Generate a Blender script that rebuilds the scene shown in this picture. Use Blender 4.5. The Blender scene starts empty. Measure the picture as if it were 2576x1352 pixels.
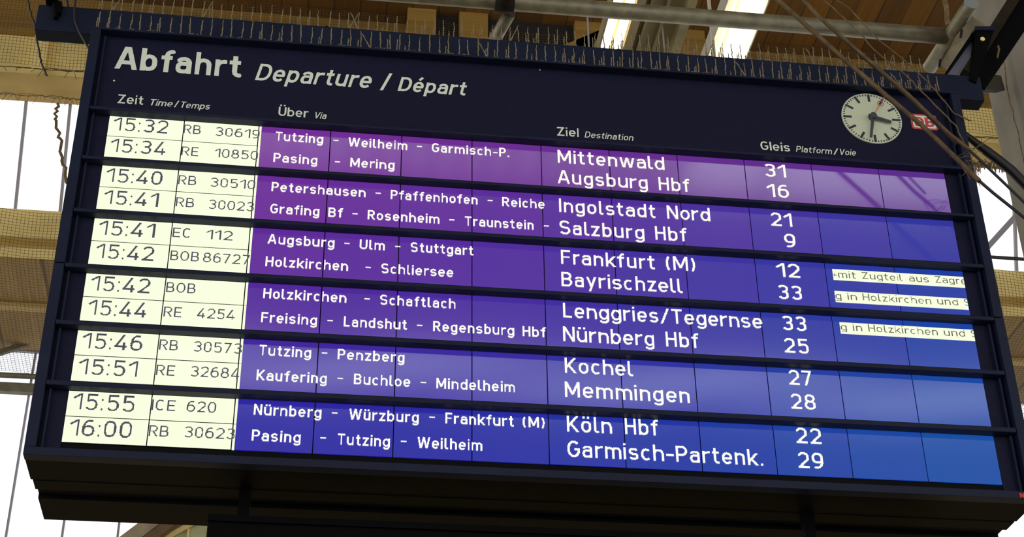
import bpy, bmesh, math, random
import numpy as np
from mathutils import Vector, Matrix

SC = bpy.context.scene
COL = SC.collection
rnd = random.Random(7)

# ------------------------------------------------------------------ camera
F_PX = 4078.0153
ROT = np.array([[0.9910492197130114, 0.11948823700795241, -0.05953154897163809],
                [-0.13288833772247272, 0.8404729458774441, -0.5253055462732605],
                [-0.012733177277851285, 0.5285147003299171, 0.8488286503951128]])
CAM = np.array([-0.9133659796450009, -5.525265565187403, 1.6993420311234857])
cam_data = bpy.data.cameras.new('camera')
cam = bpy.data.objects.new('camera', cam_data)
COL.objects.link(cam)
cam_data.sensor_fit = 'HORIZONTAL'
cam_data.sensor_width = 36.0
cam_data.lens = F_PX * 36.0 / 2576.0
cam_data.clip_start = 0.05
cam_data.clip_end = 400
r, fw, up = ROT[:, 0], ROT[:, 1], ROT[:, 2]
cam.matrix_world = Matrix(((r[0], up[0], -fw[0], CAM[0]), (r[1], up[1], -fw[1], CAM[1]),
                           (r[2], up[2], -fw[2], CAM[2]), (0, 0, 0, 1)))
SC.camera = cam

# ------------------------------------------------------------------ sky, exposure
world = bpy.data.worlds.new('daylight')
SC.world = world
world.use_nodes = True
bg = world.node_tree.nodes['Background']
bg.inputs[0].default_value = (1.0, 1.0, 1.0, 1)
bg.inputs[1].default_value = 1.45
SC.view_settings.view_transform = 'Standard'
SC.view_settings.look = 'None'
SC.view_settings.gamma = 1.0
SC.view_settings.use_curve_mapping = False
SC.view_settings.exposure = 0.0


def at(px, py, Y):
    """the point at depth Y in the hall seen at a pixel of the photograph"""
    d = ROT @ np.array([(px - 1288) / F_PX, 1.0, -(py - 676) / F_PX])
    return CAM + (Y - CAM[1]) / d[1] * d


# ------------------------------------------------------------------ materials
def mat(name, color, rough=0.6, metal=0.0, spec=0.5, noise=0.0, nscale=8.0, emit=None, estr=1.0, ior=None, bump=0.0, stretch=None, coord='Object'):
    m = bpy.data.materials.new(name)
    m.use_nodes = True
    nt = m.node_tree
    b = nt.nodes['Principled BSDF']
    b.inputs['Base Color'].default_value = (*color, 1)
    b.inputs['Roughness'].default_value = rough
    b.inputs['Metallic'].default_value = metal
    b.inputs['Specular IOR Level'].default_value = spec
    if ior:
        b.inputs['IOR'].default_value = ior
    if emit:
        b.inputs['Emission Color'].default_value = (*emit, 1)
        b.inputs['Emission Strength'].default_value = estr
    if noise or bump:
        tc = nt.nodes.new('ShaderNodeTexCoord')
        mp = nt.nodes.new('ShaderNodeMapping')
        if stretch:
            mp.inputs['Scale'].default_value = stretch
        nt.links.new(tc.outputs[coord], mp.inputs[0])
        nz = nt.nodes.new('ShaderNodeTexNoise')
        nz.inputs['Scale'].default_value = nscale
        nz.inputs['Detail'].default_value = 6
        nt.links.new(mp.outputs[0], nz.inputs['Vector'])
        if noise:
            rp = nt.nodes.new('ShaderNodeValToRGB')
            rp.color_ramp.elements[0].position = 0.3
            rp.color_ramp.elements[1].position = 0.7
            rp.color_ramp.elements[0].color = (*[max(0, c * (1 - noise)) for c in color], 1)
            rp.color_ramp.elements[1].color = (*[min(1, c * (1 + noise)) for c in color], 1)
            nt.links.new(nz.outputs[0], rp.inputs[0])
            nt.links.new(rp.outputs[0], b.inputs['Base Color'])
        if bump:
            bp = nt.nodes.new('ShaderNodeBump')
            bp.inputs['Strength'].default_value = bump
            bp.inputs['Distance'].default_value = 0.01
            nt.links.new(nz.outputs[0], bp.inputs['Height'])
            nt.links.new(bp.outputs[0], b.inputs['Normal'])
    return m


def plank_mat(name, color, width, rough=0.7, dark=0.45):
    """timber boards laid along Y, with dark seams and varied tone"""
    m = mat(name, color, rough)
    nt = m.node_tree
    b = nt.nodes['Principled BSDF']
    tc = nt.nodes.new('ShaderNodeTexCoord')
    sx = nt.nodes.new('ShaderNodeSeparateXYZ')
    nt.links.new(tc.outputs['Object'], sx.inputs[0])
    dv = nt.nodes.new('ShaderNodeMath'); dv.operation = 'DIVIDE'; dv.inputs[1].default_value = width
    nt.links.new(sx.outputs[0], dv.inputs[0])
    fr = nt.nodes.new('ShaderNodeMath'); fr.operation = 'FRACT'
    nt.links.new(dv.outputs[0], fr.inputs[0])
    fl = nt.nodes.new('ShaderNodeMath'); fl.operation = 'FLOOR'
    nt.links.new(dv.outputs[0], fl.inputs[0])
    wn = nt.nodes.new('ShaderNodeTexWhiteNoise'); wn.noise_dimensions = '1D'
    nt.links.new(fl.outputs[0], wn.inputs['W'])
    lt = nt.nodes.new('ShaderNodeMath'); lt.operation = 'GREATER_THAN'; lt.inputs[1].default_value = 0.06
    nt.links.new(fr.outputs[0], lt.inputs[0])
    mr = nt.nodes.new('ShaderNodeMapRange')
    mr.inputs['To Min'].default_value = 0.7; mr.inputs['To Max'].default_value = 1.25
    nt.links.new(wn.outputs[0], mr.inputs[0])
    mp = nt.nodes.new('ShaderNodeMapping'); mp.inputs['Scale'].default_value = (20, 0.8, 20)
    nt.links.new(tc.outputs['Object'], mp.inputs[0])
    nz = nt.nodes.new('ShaderNodeTexNoise'); nz.inputs['Scale'].default_value = 1.0; nz.inputs['Detail'].default_value = 4
    nt.links.new(mp.outputs[0], nz.inputs['Vector'])
    mr2 = nt.nodes.new('ShaderNodeMapRange')
    mr2.inputs['From Min'].default_value = 0.3; mr2.inputs['From Max'].default_value = 0.7
    mr2.inputs['To Min'].default_value = 0.75; mr2.inputs['To Max'].default_value = 1.2
    nt.links.new(nz.outputs[0], mr2.inputs[0])
    m1 = nt.nodes.new('ShaderNodeMath'); m1.operation = 'MULTIPLY'
    nt.links.new(mr.outputs[0], m1.inputs[0]); nt.links.new(mr2.outputs[0], m1.inputs[1])
    seam = nt.nodes.new('ShaderNodeMapRange'); seam.inputs['To Min'].default_value = dark; seam.inputs['To Max'].default_value = 1
    nt.links.new(lt.outputs[0], seam.inputs[0])
    m2 = nt.nodes.new('ShaderNodeMath'); m2.operation = 'MULTIPLY'
    nt.links.new(m1.outputs[0], m2.inputs[0]); nt.links.new(seam.outputs[0], m2.inputs[1])
    vm = nt.nodes.new('ShaderNodeVectorMath'); vm.operation = 'SCALE'
    vm.inputs[0].default_value = color
    nt.links.new(m2.outputs[0], vm.inputs['Scale'])
    nt.links.new(vm.outputs[0], b.inputs['Base Color'])
    return m


def glass_mat(name):
    m = bpy.data.materials.new(name)
    m.use_nodes = True
    nt = m.node_tree
    nt.nodes.clear()
    out = nt.nodes.new('ShaderNodeOutputMaterial')
    mx = nt.nodes.new('ShaderNodeMixShader')
    tr = nt.nodes.new('ShaderNodeBsdfTransparent'); tr.inputs[0].default_value = (0.95, 0.97, 1.0, 1)
    gl = nt.nodes.new('ShaderNodeBsdfGlossy'); gl.inputs['Roughness'].default_value = 0.05
    mx.inputs[0].default_value = 0.06
    nt.links.new(tr.outputs[0], mx.inputs[1]); nt.links.new(gl.outputs[0], mx.inputs[2])
    nt.links.new(mx.outputs[0], out.inputs[0])
    return m


M = {}
M['navy'] = mat('navy_lacquer', (0.007, 0.011, 0.031), 0.5, spec=0.2, noise=0.2, nscale=5, bump=0.03)
M['panel'] = mat('navy_panel', (0.0072, 0.0078, 0.028), 0.6, spec=0.15, noise=0.12, nscale=30)
M['under'] = mat('dark_underside', (0.0032, 0.003, 0.003), 0.6, spec=0.08, noise=0.2, nscale=6)
M['black'] = mat('black_steel', (0.0012, 0.0013, 0.0018), 0.6, spec=0.06)
M['beam'] = mat('blue_beam_paint', (0.008, 0.013, 0.030), 0.55, spec=0.15, noise=0.25, nscale=4)
M['letter'] = mat('cream_lettering', (0.73, 0.80, 0.66), 0.6)
M['dial'] = mat('clock_dial_white', (0.63, 0.68, 0.48), 0.5)
M['mark'] = mat('clock_mark', (0.03, 0.032, 0.05), 0.5)
M['hand'] = mat('clock_hand_grey', (0.05, 0.058, 0.065), 0.5)
M['red'] = mat('clock_red', (0.55, 0.09, 0.05), 0.5)
M['logo_red'] = mat('emblem_red', (0.55, 0.06, 0.06), 0.5)
M['logo_white'] = mat('emblem_white', (0.8, 0.78, 0.68), 0.5)
M['maker_red'] = mat('maker_red', (0.6, 0.03, 0.02), 0.5)
M['dust'] = mat('dusty_spike', (0.21, 0.165, 0.095), 0.9, noise=0.4, nscale=60)
M['spikebase'] = mat('dirty_spike_base', (0.10, 0.085, 0.06), 0.9, noise=0.6, nscale=40)
M['tube'] = mat('galvanised_tube', (0.20, 0.18, 0.11), 0.45, metal=0.35, noise=0.35, nscale=14, bump=0.05)
M['plate'] = mat('galvanised_plate', (0.20, 0.165, 0.10), 0.55, metal=0.2, noise=0.3, nscale=10)
M['endcap'] = mat('grey_endcap', (0.22, 0.25, 0.23), 0.6)
M['gusset'] = mat('blue_grey_gusset', (0.20, 0.205, 0.26), 0.5, noise=0.2)
M['rust'] = mat('dark_brown_steel', (0.014, 0.009, 0.004), 0.7, spec=0.15, noise=0.4, nscale=12)
M['cable'] = mat('brown_cable', (0.105, 0.062, 0.016), 0.6, noise=0.5, nscale=25)
M['string'] = mat('dirty_string', (0.15, 0.095, 0.042), 0.9, noise=0.4, nscale=40)
M['blackcable'] = mat('black_cable', (0.007, 0.006, 0.006), 0.5)
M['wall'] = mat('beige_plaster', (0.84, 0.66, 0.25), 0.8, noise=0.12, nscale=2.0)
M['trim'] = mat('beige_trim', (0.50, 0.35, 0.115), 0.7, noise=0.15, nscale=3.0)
M['braceweb'] = mat('brace_beige', (0.30, 0.24, 0.145), 0.7, noise=0.15)
M['braceflange'] = mat('brace_brown', (0.11, 0.065, 0.025), 0.7, noise=0.3)
M['concrete'] = mat('grey_column', (0.19, 0.17, 0.13), 0.8, noise=0.18, nscale=4.0, bump=0.1)
M['floor'] = mat('stone_floor', (0.32, 0.28, 0.22), 0.6, noise=0.2, nscale=1.0)
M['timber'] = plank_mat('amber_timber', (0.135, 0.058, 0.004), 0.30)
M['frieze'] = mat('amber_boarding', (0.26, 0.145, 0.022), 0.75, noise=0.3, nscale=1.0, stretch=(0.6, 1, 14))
M['soffit'] = plank_mat('brown_timber', (0.29, 0.175, 0.045), 0.62)
M['reflection_dark'] = mat('reflection_dark_roof', (0.02, 0.035, 0.05), 0.7, noise=0.2, nscale=1.0)
M['mullion'] = mat('window_mullion', (0.30, 0.28, 0.30), 0.6)
M['rail'] = mat('olive_rail', (0.13, 0.115, 0.07), 0.6, noise=0.3, nscale=8)
M['greenpanel'] = mat('pale_green_cladding', (0.42, 0.42, 0.24), 0.7, noise=0.12, nscale=5)
M['net'] = mat('brown_net', (0.10, 0.065, 0.025), 0.9)
M['glass'] = glass_mat('window_glass')
M['luminaire'] = mat('luminaire_housing', (0.45, 0.42, 0.33), 0.5)
M['reflector'] = mat('luminaire_reflector', (0.80, 0.74, 0.52), 0.4)
M['lamp'] = mat('lit_tube', (1, 1, 1), 0.5, emit=(1.0, 0.88, 0.60), estr=4.5)
M['girder'] = mat('olive_girder', (0.20, 0.16, 0.07), 0.6, noise=0.2, nscale=5)
M['void'] = mat('dark_opening', (0.01, 0.007, 0.004), 0.9)
M['lcd_white'] = mat('lcd_white', (0.02, 0.02, 0.02), 0.12, emit=(0.94, 1.0, 0.74), estr=1.0)
M['lcd_edge'] = mat('lcd_dark_edge', (0.002, 0.002, 0.005), 0.6, spec=0.1)
M['lcd_ink'] = mat('lcd_ink', (0.10, 0.10, 0.16), 0.6)
M['lcd_text'] = mat('lcd_text', (0.1, 0.1, 0.1), 0.4, emit=(1.0, 1.0, 0.86), estr=1.0)
M['tick_ink'] = mat('ticker_ink', (0.19, 0.20, 0.13), 0.6)
M['bolt'] = mat('bolt_steel', (0.02, 0.02, 0.025), 0.4, metal=0.5)


# ------------------------------------------------------------------ mesh helpers
class MB:
    """collects shapes and links them as ONE mesh object"""
    def __init__(self):
        self.v = []; self.f = []

    def box(self, x0, x1, y0, y1, z0, z1):
        n = len(self.v)
        self.v += [(x, y, z) for z in (z0, z1) for y in (y0, y1) for x in (x0, x1)]
        self.f += [tuple(n + i for i in q) for q in ((0, 2, 3, 1), (4, 5, 7, 6), (0, 1, 5, 4), (2, 6, 7, 3), (0, 4, 6, 2), (1, 3, 7, 5))]
        return self

    def prism(self, poly, vec):
        """a polygon of 3-D points pushed along vec"""
        n = len(self.v); k = len(poly); vec = Vector(vec)
        self.v += [tuple(Vector(p)) for p in poly] + [tuple(Vector(p) + vec) for p in poly]
        self.f += [tuple(n + i for i in reversed(range(k))), tuple(n + k + i for i in range(k))]
        for i in range(k):
            j = (i + 1) % k
            self.f.append((n + i, n + j, n + k + j, n + k + i))
        return self

    def tube(self, pts, rad, seg=10, cap=True):
        pts = [Vector(p) for p in pts]
        rads = rad if isinstance(rad, (list, tuple)) else [rad] * len(pts)
        n0 = len(self.v)
        t0 = (pts[1] - pts[0]).normalized()
        ref = Vector((0, 0, 1)) if abs(t0.z) < 0.9 else Vector((0, 1, 0))
        for i, p in enumerate(pts):
            a = pts[max(0, i - 1)]; b = pts[min(len(pts) - 1, i + 1)]
            t = (b - a).normalized()
            u = t.cross(ref).normalized(); w = u.cross(t)
            for k in range(seg):
                ang = 2 * math.pi * k / seg
                self.v.append(tuple(p + (u * math.cos(ang) + w * math.sin(ang)) * rads[i]))
        for i in range(len(pts) - 1):
            for k in range(seg):
                a = n0 + i * seg + k; b = n0 + i * seg + (k + 1) % seg
                self.f.append((a, b, b + seg, a + seg))
        if cap:
            self.f.append(tuple(n0 + k for k in reversed(range(seg))))
            self.f.append(tuple(n0 + (len(pts) - 1) * seg + k for k in range(seg)))
        return self

    def bar(self, a, b, w, h, upv=(0, 0, 1)):
        """a rectangular bar from a to b, w wide and h high"""
        a = Vector(a); b = Vector(b); t = (b - a).normalized()
        s = t.cross(Vector(upv)).normalized(); u = s.cross(t)
        poly = [a + s * (w / 2 * i) + u * (h / 2 * j) for i, j in ((-1, -1), (1, -1), (1, 1), (-1, 1))]
        return self.prism(poly, b - a)

    def build(self, name, m, parent=None, bevel=0.0, smooth=False):
        me = bpy.data.meshes.new(name)
        me.from_pydata(self.v, [], self.f)
        me.update()
        bm = bmesh.new(); bm.from_mesh(me)
        bmesh.ops.recalc_face_normals(bm, faces=bm.faces[:])
        bm.to_mesh(me); bm.free()
        me.materials.append(m)
        if smooth:
            for p in me.polygons:
                p.use_smooth = len(p.vertices) == 4
        o = bpy.data.objects.new(name, me)
        COL.objects.link(o)
        if parent is not None:
            o.parent = parent
            o.matrix_parent_inverse = Matrix.Translation(world_loc(parent)).inverted()
        if bevel:
            bv = o.modifiers.new('bevel', 'BEVEL'); bv.width = bevel; bv.segments = 2; bv.limit_method = 'ANGLE'
        return o


def world_loc(o):
    """meshes are built in hall coordinates with their origin at zero; only the Empties stand elsewhere"""
    return o.location if o.type == 'EMPTY' else Vector((0, 0, 0))


def tag(o, label=None, cat=None, group=None, kind=None):
    if label: o['label'] = label
    if cat: o['category'] = cat
    if group: o['group'] = group
    if kind: o['kind'] = kind
    return o


def thing(name, loc, label, cat, group=None):
    o = bpy.data.objects.new(name, None)
    o.empty_display_size = 0.1
    COL.objects.link(o)
    o.location = loc
    return tag(o, label, cat, group)


def structure(mb, name, m, label, cat, **kw):
    return tag(mb.build(name, m, **kw), label, cat, kind='structure')


# ------------------------------------------------------------------ stroke lettering
def arc(cx, cy, rx, ry, a0, a1, n=14, e=2.25):
    pts = []
    for i in range(n + 1):
        a = math.radians(a0 + (a1 - a0) * i / n)
        c, s = math.cos(a), math.sin(a)
        pts.append((cx + rx * math.copysign(abs(c) ** (2 / e), c), cy + ry * math.copysign(abs(s) ** (2 / e), s)))
    return pts


def glyph(c, s, tail=True):
    """width and centre lines of one character; cap height 1, stroke s; optional vertical clip"""
    h = s / 2; xh = 0.73; X = xh - h; T = 1 - h; B = h; D = -0.25 + h
    w = 0.56; big = 0.64
    A = arc
    clip = None
    if c in 'öüÜ':
        base = {'ö': 'o', 'ü': 'u', 'Ü': 'U'}[c]
        W, st, _ = glyph(base, s, tail)
        y = 0.93 if base != 'U' else 1.17
        d = s * 0.55
        return W, st + [[(W * 0.27 - d, y), (W * 0.27 + d, y)], [(W * 0.73 - d, y), (W * 0.73 + d, y)]], None
    if c == 'é':
        W, st, _ = glyph('e', s, tail)
        return W, st + [[(W * 0.42, 0.84), (W * 0.68, 1.06)]], None
    if c == ' ': return 0.30, [], None
    if c == 'a':
        w = 0.54; ym = 0.43
        return w, [[(w - h, 0), (w - h, X - 0.2)] + A(w / 2, X - 0.2, w / 2 - h, 0.2, 0, 155),
                   [(w - h, ym)] + A(0.21, (ym + B) / 2, 0.21 - h, (ym - B) / 2, 90, 270) + A(w / 2 - 0.02, B + 0.16, w / 2 - h + 0.02, 0.16, 270, 350)], None
    if c in 'bdpqg':
        o = A(w / 2, xh / 2, w / 2 - h, xh / 2 - h, 0, 360, 30)
        if c == 'b': return w, [o, [(h, 0), (h, 1)]], None
        if c == 'd': return w, [o, [(w - h, 0), (w - h, 1)]], None
        if c == 'p': return w, [o, [(h, -0.25), (h, xh)]], None
        if c == 'q': return w, [o, [(w - h, -0.25), (w - h, xh)]], None
        return w, [o, [(w - h, xh), (w - h, D + 0.17)] + A(w / 2, D + 0.17, w / 2 - h, 0.17, 0, -155)], None
    if c == 'c': return 0.52, [A(w / 2, xh / 2, w / 2 - h, xh / 2 - h, 52, 308, 26)], None
    if c == 'e':
        m = xh / 2
        return w, [[(h, m), (w - h, m)] + A(w / 2, m, w / 2 - h, m - h, 0, 318, 28)], None
    if c == 'f':
        x = 0.12 + h
        return 0.40, [[(x, 0), (x, T - 0.17)] + A(x + 0.17, T - 0.17, 0.17, 0.17, 180, 90) + [(0.40, T)], [(0, X), (0.38, X)]], None
    if c == 'h': return w, [[(h, 0), (h, 1)], [(h, X - 0.24)] + A(w / 2, X - 0.24, w / 2 - h, 0.24, 180, 0) + [(w - h, 0)]], None
    if c == 'i': return s, [[(h, 0), (h, xh)], [(h, 1.0 - s * 1.0), (h, 1.0)]], None
    if c == 'k': return 0.54, [[(h, 0), (h, 1)], [(h, 0.22), (0.56, 0.80)], [(0.19, 0.40), (0.57, -0.06)]], (0, 1) if False else 'k'
    if c == 'l':
        if not tail: return s, [[(h, 0), (h, 1)]], None
        return 0.27, [[(h, 1), (h, B + 0.15)] + A(h + 0.15, B + 0.15, 0.15, 0.15, 180, 270) + [(0.27, B)]], None
    if c == 'm':
        w = 0.88; q = (w - s) / 4
        return w, [[(h, 0), (h, xh)], [(h, X - 0.22)] + A(h + q, X - 0.22, q, 0.22, 180, 0) + [(h + 2 * q, 0)],
                   [(h + 2 * q, X - 0.22)] + A(h + 3 * q, X - 0.22, q, 0.22, 180, 0) + [(w - h, 0)]], None
    if c == 'n': return w, [[(h, 0), (h, xh)], [(h, X - 0.24)] + A(w / 2, X - 0.24, w / 2 - h, 0.24, 180, 0) + [(w - h, 0)]], None
    if c == 'o': return w, [A(w / 2, xh / 2, w / 2 - h, xh / 2 - h, 0, 360, 30)], None
    if c == 'r': return 0.38, [[(h, 0), (h, xh)], [(h, X - 0.24)] + A(h + 0.24, X - 0.24, 0.24, 0.24, 180, 90) + [(0.40, X)]], None
    if c == 's':
        w = 0.52; ry = (X - B) / 4
        return w, [A(w / 2, X - ry, w / 2 - h, ry, 25, 270) + A(w / 2, B + ry, w / 2 - h, ry, 90, -155)], None
    if c == 't':
        x = 0.11 + h
        return 0.40, [[(x, 0.94), (x, B + 0.16)] + A(x + 0.16, B + 0.16, 0.16, 0.16, 180, 270) + [(0.40, B)], [(0, X), (0.38, X)]], None
    if c == 'u': return w, [[(h, xh), (h, B + 0.22)] + A(w / 2, B + 0.22, w / 2 - h, 0.22, 180, 360), [(w - h, 0), (w - h, xh)]], None
    if c == 'v': return 0.56, [[(h * 0.6, xh + .1), (0.28, -0.05)], [(0.56 - h * 0.6, xh + .1), (0.28, -0.05)]], (0, xh)
    if c == 'w':
        w = 0.88
        return w, [[(h * .6, xh + .1), (0.235, -0.06)], [(0.235, -0.06), (0.44, xh + .05)], [(0.44, xh + .05), (0.645, -0.06)], [(0.645, -0.06), (w - h * .6, xh + .1)]], (0, xh)
    if c == 'y': return 0.56, [[(h * .5, xh + .1), (0.29, 0.02)], [(0.56 - h * .5, xh + .1), (0.16, -0.32)]], (-0.25, xh)
    if c == 'z': return 0.50, [[(0, X), (0.5, X)], [(0, B), (0.5, B)], [(0.5 - h * 1.1, X + .05), (h * 1.1, B - .05)]], (0, xh)
    # capitals
    if c == 'A':
        w = 0.72
        return w, [[(h * .5, -0.1), (w / 2, 1.1)], [(w - h * .5, -0.1), (w / 2, 1.1)], [(0.14, 0.31), (w - 0.14, 0.31)]], (0, 1)
    if c == 'B':
        w = 0.62; m = 0.52
        return w, [[(h, 0), (h, 1)], [(0, T), (0.3, T)] + A(0.30, (T + m) / 2, 0.28 - h, (T - m) / 2, 90, -90) + [(0, m)],
                   [(0, m), (0.3, m)] + A(0.32, (m + B) / 2, 0.30 - h, (m - B) / 2, 90, -90) + [(0, B)]], None
    if c == 'C': return 0.62, [A(big / 2, 0.5, big / 2 - h, 0.5 - h, 48, 312, 30)], None
    if c == 'D': return 0.66, [[(h, 0), (h, 1)], [(0, T), (0.28, T)] + A(0.28, 0.5, 0.38 - h, 0.5 - h, 90, -90, 24) + [(0, B)]], None
    if c == 'E': return 0.54, [[(h, 0), (h, 1)], [(0, T), (0.54, T)], [(0, 0.52), (0.50, 0.52)], [(0, B), (0.54, B)]], None
    if c == 'F': return 0.54, [[(h, 0), (h, 1)], [(0, T), (0.54, T)], [(0, 0.50), (0.49, 0.50)]], None
    if c == 'G': return 0.66, [A(0.34, 0.5, 0.34 - h, 0.5 - h, 45, 330, 30) + [(0.66 - h, 0.47)], [(0.66, 0.47), (0.36, 0.47)]], None
    if c == 'H': return 0.64, [[(h, 0), (h, 1)], [(0.64 - h, 0), (0.64 - h, 1)], [(h, 0.52), (0.64 - h, 0.52)]], None
    if c == 'I': return s, [[(h, 0), (h, 1)]], None
    if c == 'K': return 0.64, [[(h, 0), (h, 1)], [(h, 0.34), (0.64, 1.08)], [(0.22, 0.5), (0.66, -0.08)]], (0, 1)
    if c == 'L': return 0.52, [[(h, 0), (h, 1)], [(0, B), (0.52, B)]], None
    if c == 'M': return 0.80, [[(h, 0), (h, 1)], [(0.80 - h, 0), (0.80 - h, 1)], [(h, 1.02), (0.40, 0.18)], [(0.40, 0.18), (0.80 - h, 1.02)]], (0, 1)
    if c == 'N': return 0.66, [[(h, 0), (h, 1)], [(0.66 - h, 0), (0.66 - h, 1)], [(h, 1.0), (0.66 - h, 0.0)]], (0, 1)
    if c in 'O': return 0.66, [A(0.33, 0.5, 0.33 - h, 0.5 - h, 0, 360, 36)], None
    if c == 'P': return 0.60, [[(h, 0), (h, 1)], [(0, T), (0.3, T)] + A(0.31, (T + 0.45) / 2, 0.29 - h, (T - 0.45) / 2, 90, -90) + [(0, 0.45)]], None
    if c == 'R': return 0.62, [[(h, 0), (h, 1)], [(0, T), (0.3, T)] + A(0.31, (T + 0.47) / 2, 0.29 - h, (T - 0.47) / 2, 90, -90) + [(0, 0.47)], [(0.30, 0.47), (0.63 - h * .3, -0.06)]], (0, 1)
    if c == 'S':
        w = 0.62; ry = (T - B) / 4
        return w, [A(w / 2, T - ry, w / 2 - h, ry, 25, 270) + A(w / 2, B + ry, w / 2 - h, ry, 90, -155)], None
    if c == 'T': return 0.60, [[(0.30, 0), (0.30, 1)], [(0, T), (0.60, T)]], None
    if c == 'U': return 0.64, [[(h, 1), (h, B + 0.28)] + A(0.32, B + 0.28, 0.32 - h, 0.28, 180, 360) + [(0.64 - h, 1)]], None
    if c == 'V': return 0.68, [[(h * .5, 1.1), (0.34, -0.06)], [(0.68 - h * .5, 1.1), (0.34, -0.06)]], (0, 1)
    if c == 'W':
        w = 0.98
        return w, [[(h * .5, 1.1), (0.26, -0.08)], [(0.26, -0.08), (0.49, 1.02)], [(0.49, 1.02), (0.72, -0.08)], [(0.72, -0.08), (w - h * .5, 1.1)]], (0, 1)
    if c == 'Z': return 0.60, [[(0, T), (0.6, T)], [(0, B), (0.6, B)], [(0.6 - h * 1.2, T + .05), (h * 1.2, B - .05)]], (0, 1)
    # digits
    w = 0.60
    if c == '0': return w, [A(w / 2, 0.5, w / 2 - h, 0.5 - h, 0, 360, 36, 2.5)], None
    if c == '1': return 0.42, [[(0.42 - h, 0), (0.42 - h, 1)], [(0.0, 0.70), (0.42 - h, 0.98)]], (0, 1)
    if c == '2':
        return w, [A(w / 2, T - 0.26, w / 2 - h, 0.26, 165, -25) + [(h * 1.3, B)], [(0, B), (w, B)]], (0, 1)
    if c == '3':
        ry1 = (T - 0.53) / 2; ry2 = (0.53 - B) / 2
        return w, [A(w / 2, T - ry1, w / 2 - h - .01, ry1, 150, -90) + [(0.24, 0.53)], [(0.24, 0.53)] + A(w / 2, B + ry2, w / 2 - h, ry2, 90, -155)], None
    if c == '4': return 0.62, [[(0.46, 1.05), (h, 0.24)], [(0, 0.24), (0.62, 0.24)], [(0.45, 0), (0.45, 0.5)]], (0, 1)
    if c == '5':
        return w, [[(0.56, T), (0.10, T)], [(0.10 + h * .2, 1), (0.06 + h, 0.50)], [(0.06 + h, 0.53), (0.12 + h, 0.58)] + A(w / 2, B + 0.27, w / 2 - h, 0.285, 105, -150, 22)], (0, 1)
    if c == '6': return w, [A(w / 2, B + 0.28, w / 2 - h, 0.28, 0, 360, 30), A(0.36, 0.42, 0.36 - h, T - 0.42, 180, 70, 16)], (0, 1)
    if c == '7': return 0.56, [[(0, T), (0.56, T)], [(0.56 - h * 1.1, T + .05), (0.16, -0.06)]], (0, 1)
    if c == '8':
        ry1 = (T - 0.53) / 2; ry2 = (0.53 - B) / 2
        return w, [A(w / 2, T - ry1, w / 2 - h - 0.03, ry1, 0, 360, 28), A(w / 2, B + ry2, w / 2 - h, ry2, 0, 360, 30)], None
    if c == '9': return w, [A(w / 2, T - 0.28, w / 2 - h, 0.28, 0, 360, 30), A(0.24, 0.58, 0.36 - h, 0.58 - B, 0, -110, 16)], (0, 1)
    if c == ':': return s * 1.1, [[(0, h), (s * 1.1, h)], [(0, 0.64), (s * 1.1, 0.64)]], None
    if c == '.': return s * 1.1, [[(0, h), (s * 1.1, h)]], None
    if c == '-': return 0.40, [[(0, 0.40), (0.40, 0.40)]], None
    if c == '/': return 0.50, [[(0.02, -0.1), (0.48, 1.1)]], (-0.04, 1.02)
    if c == '(': return 0.28, [A(0.42, 0.46, 0.42 - h, 0.62, 132, 228)], None
    if c == ')': return 0.28, [A(-0.14, 0.46, 0.42 - h, 0.62, 48, -48)], None
    if c == '+': return 0.5, [[(0, 0.40), (0.5, 0.40)], [(0.25, 0.15), (0.25, 0.65)]], None
    raise ValueError(c)


def text_quads(txt, s, res, gap=0.15, tail=True, heavy=1.0, clipx=None):
    """rasterised strokes of txt: natural width and list of (x0, x1, y0, y1) in cap-height units"""
    pen = 0.0
    quads = []
    p = 1.0 / res
    for c in txt:
        W, strokes, clip = glyph(c, s, tail)
        if clip == 'k': clip = (0, 1)
        if strokes:
            x0, x1, y0, y1 = -0.1, W + 0.1, -0.34, 1.34
            i0 = math.floor((pen + x0) / p); i1 = math.ceil((pen + x1) / p)
            j0 = math.floor(y0 / p); j1 = math.ceil(y1 / p)
            gx = ((np.arange(i0, i1) + 0.5) * p - pen)[None, :]
            gy = ((np.arange(j0, j1) + 0.5) * p)[:, None]
            inside = np.zeros((j1 - j0, i1 - i0), bool)
            hw = s / 2
            for st in strokes:
                closed = len(st) > 3 and math.hypot(st[0][0] - st[-1][0], st[0][1] - st[-1][1]) < 1e-6
                for k in range(len(st) - 1):
                    ax, ay = st[k]; bx, by = st[k + 1]
                    L = math.hypot(bx - ax, by - ay)
                    if L < 1e-9: continue
                    tx, ty = (bx - ax) / L, (by - ay) / L
                    t = (gx - ax) * tx + (gy - ay) * ty
                    q = np.abs((gx - ax) * ty * heavy - (gy - ay) * tx) if heavy != 1 else np.abs((gx - ax) * ty - (gy - ay) * tx)
                    thick = hw * (1.0 if heavy == 1 else 1.0)
                    inside |= (t >= -1e-9) & (t <= L + 1e-9) & (q <= thick)
                    if k > 0 or closed:
                        inside |= (gx - ax) ** 2 + (gy - ay) ** 2 <= hw * hw
            if c == 'k':
                inside &= ~((gy > 0.73) & (gx > s))
            if clip:
                inside &= (gy >= clip[0]) & (gy <= clip[1])
            for j in range(inside.shape[0]):
                row = inside[j]
                if not row.any(): continue
                d = np.diff(np.concatenate([[0], row.astype(int), [0]]))
                for a, b in zip(np.where(d == 1)[0], np.where(d == -1)[0]):
                    quads.append(((i0 + a) * p, (i0 + b) * p, (j0 + j) * p, (j0 + j + 1) * p))
        pen += W + gap
    return pen - gap, quads


BOARD_Y = 0.0


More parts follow.
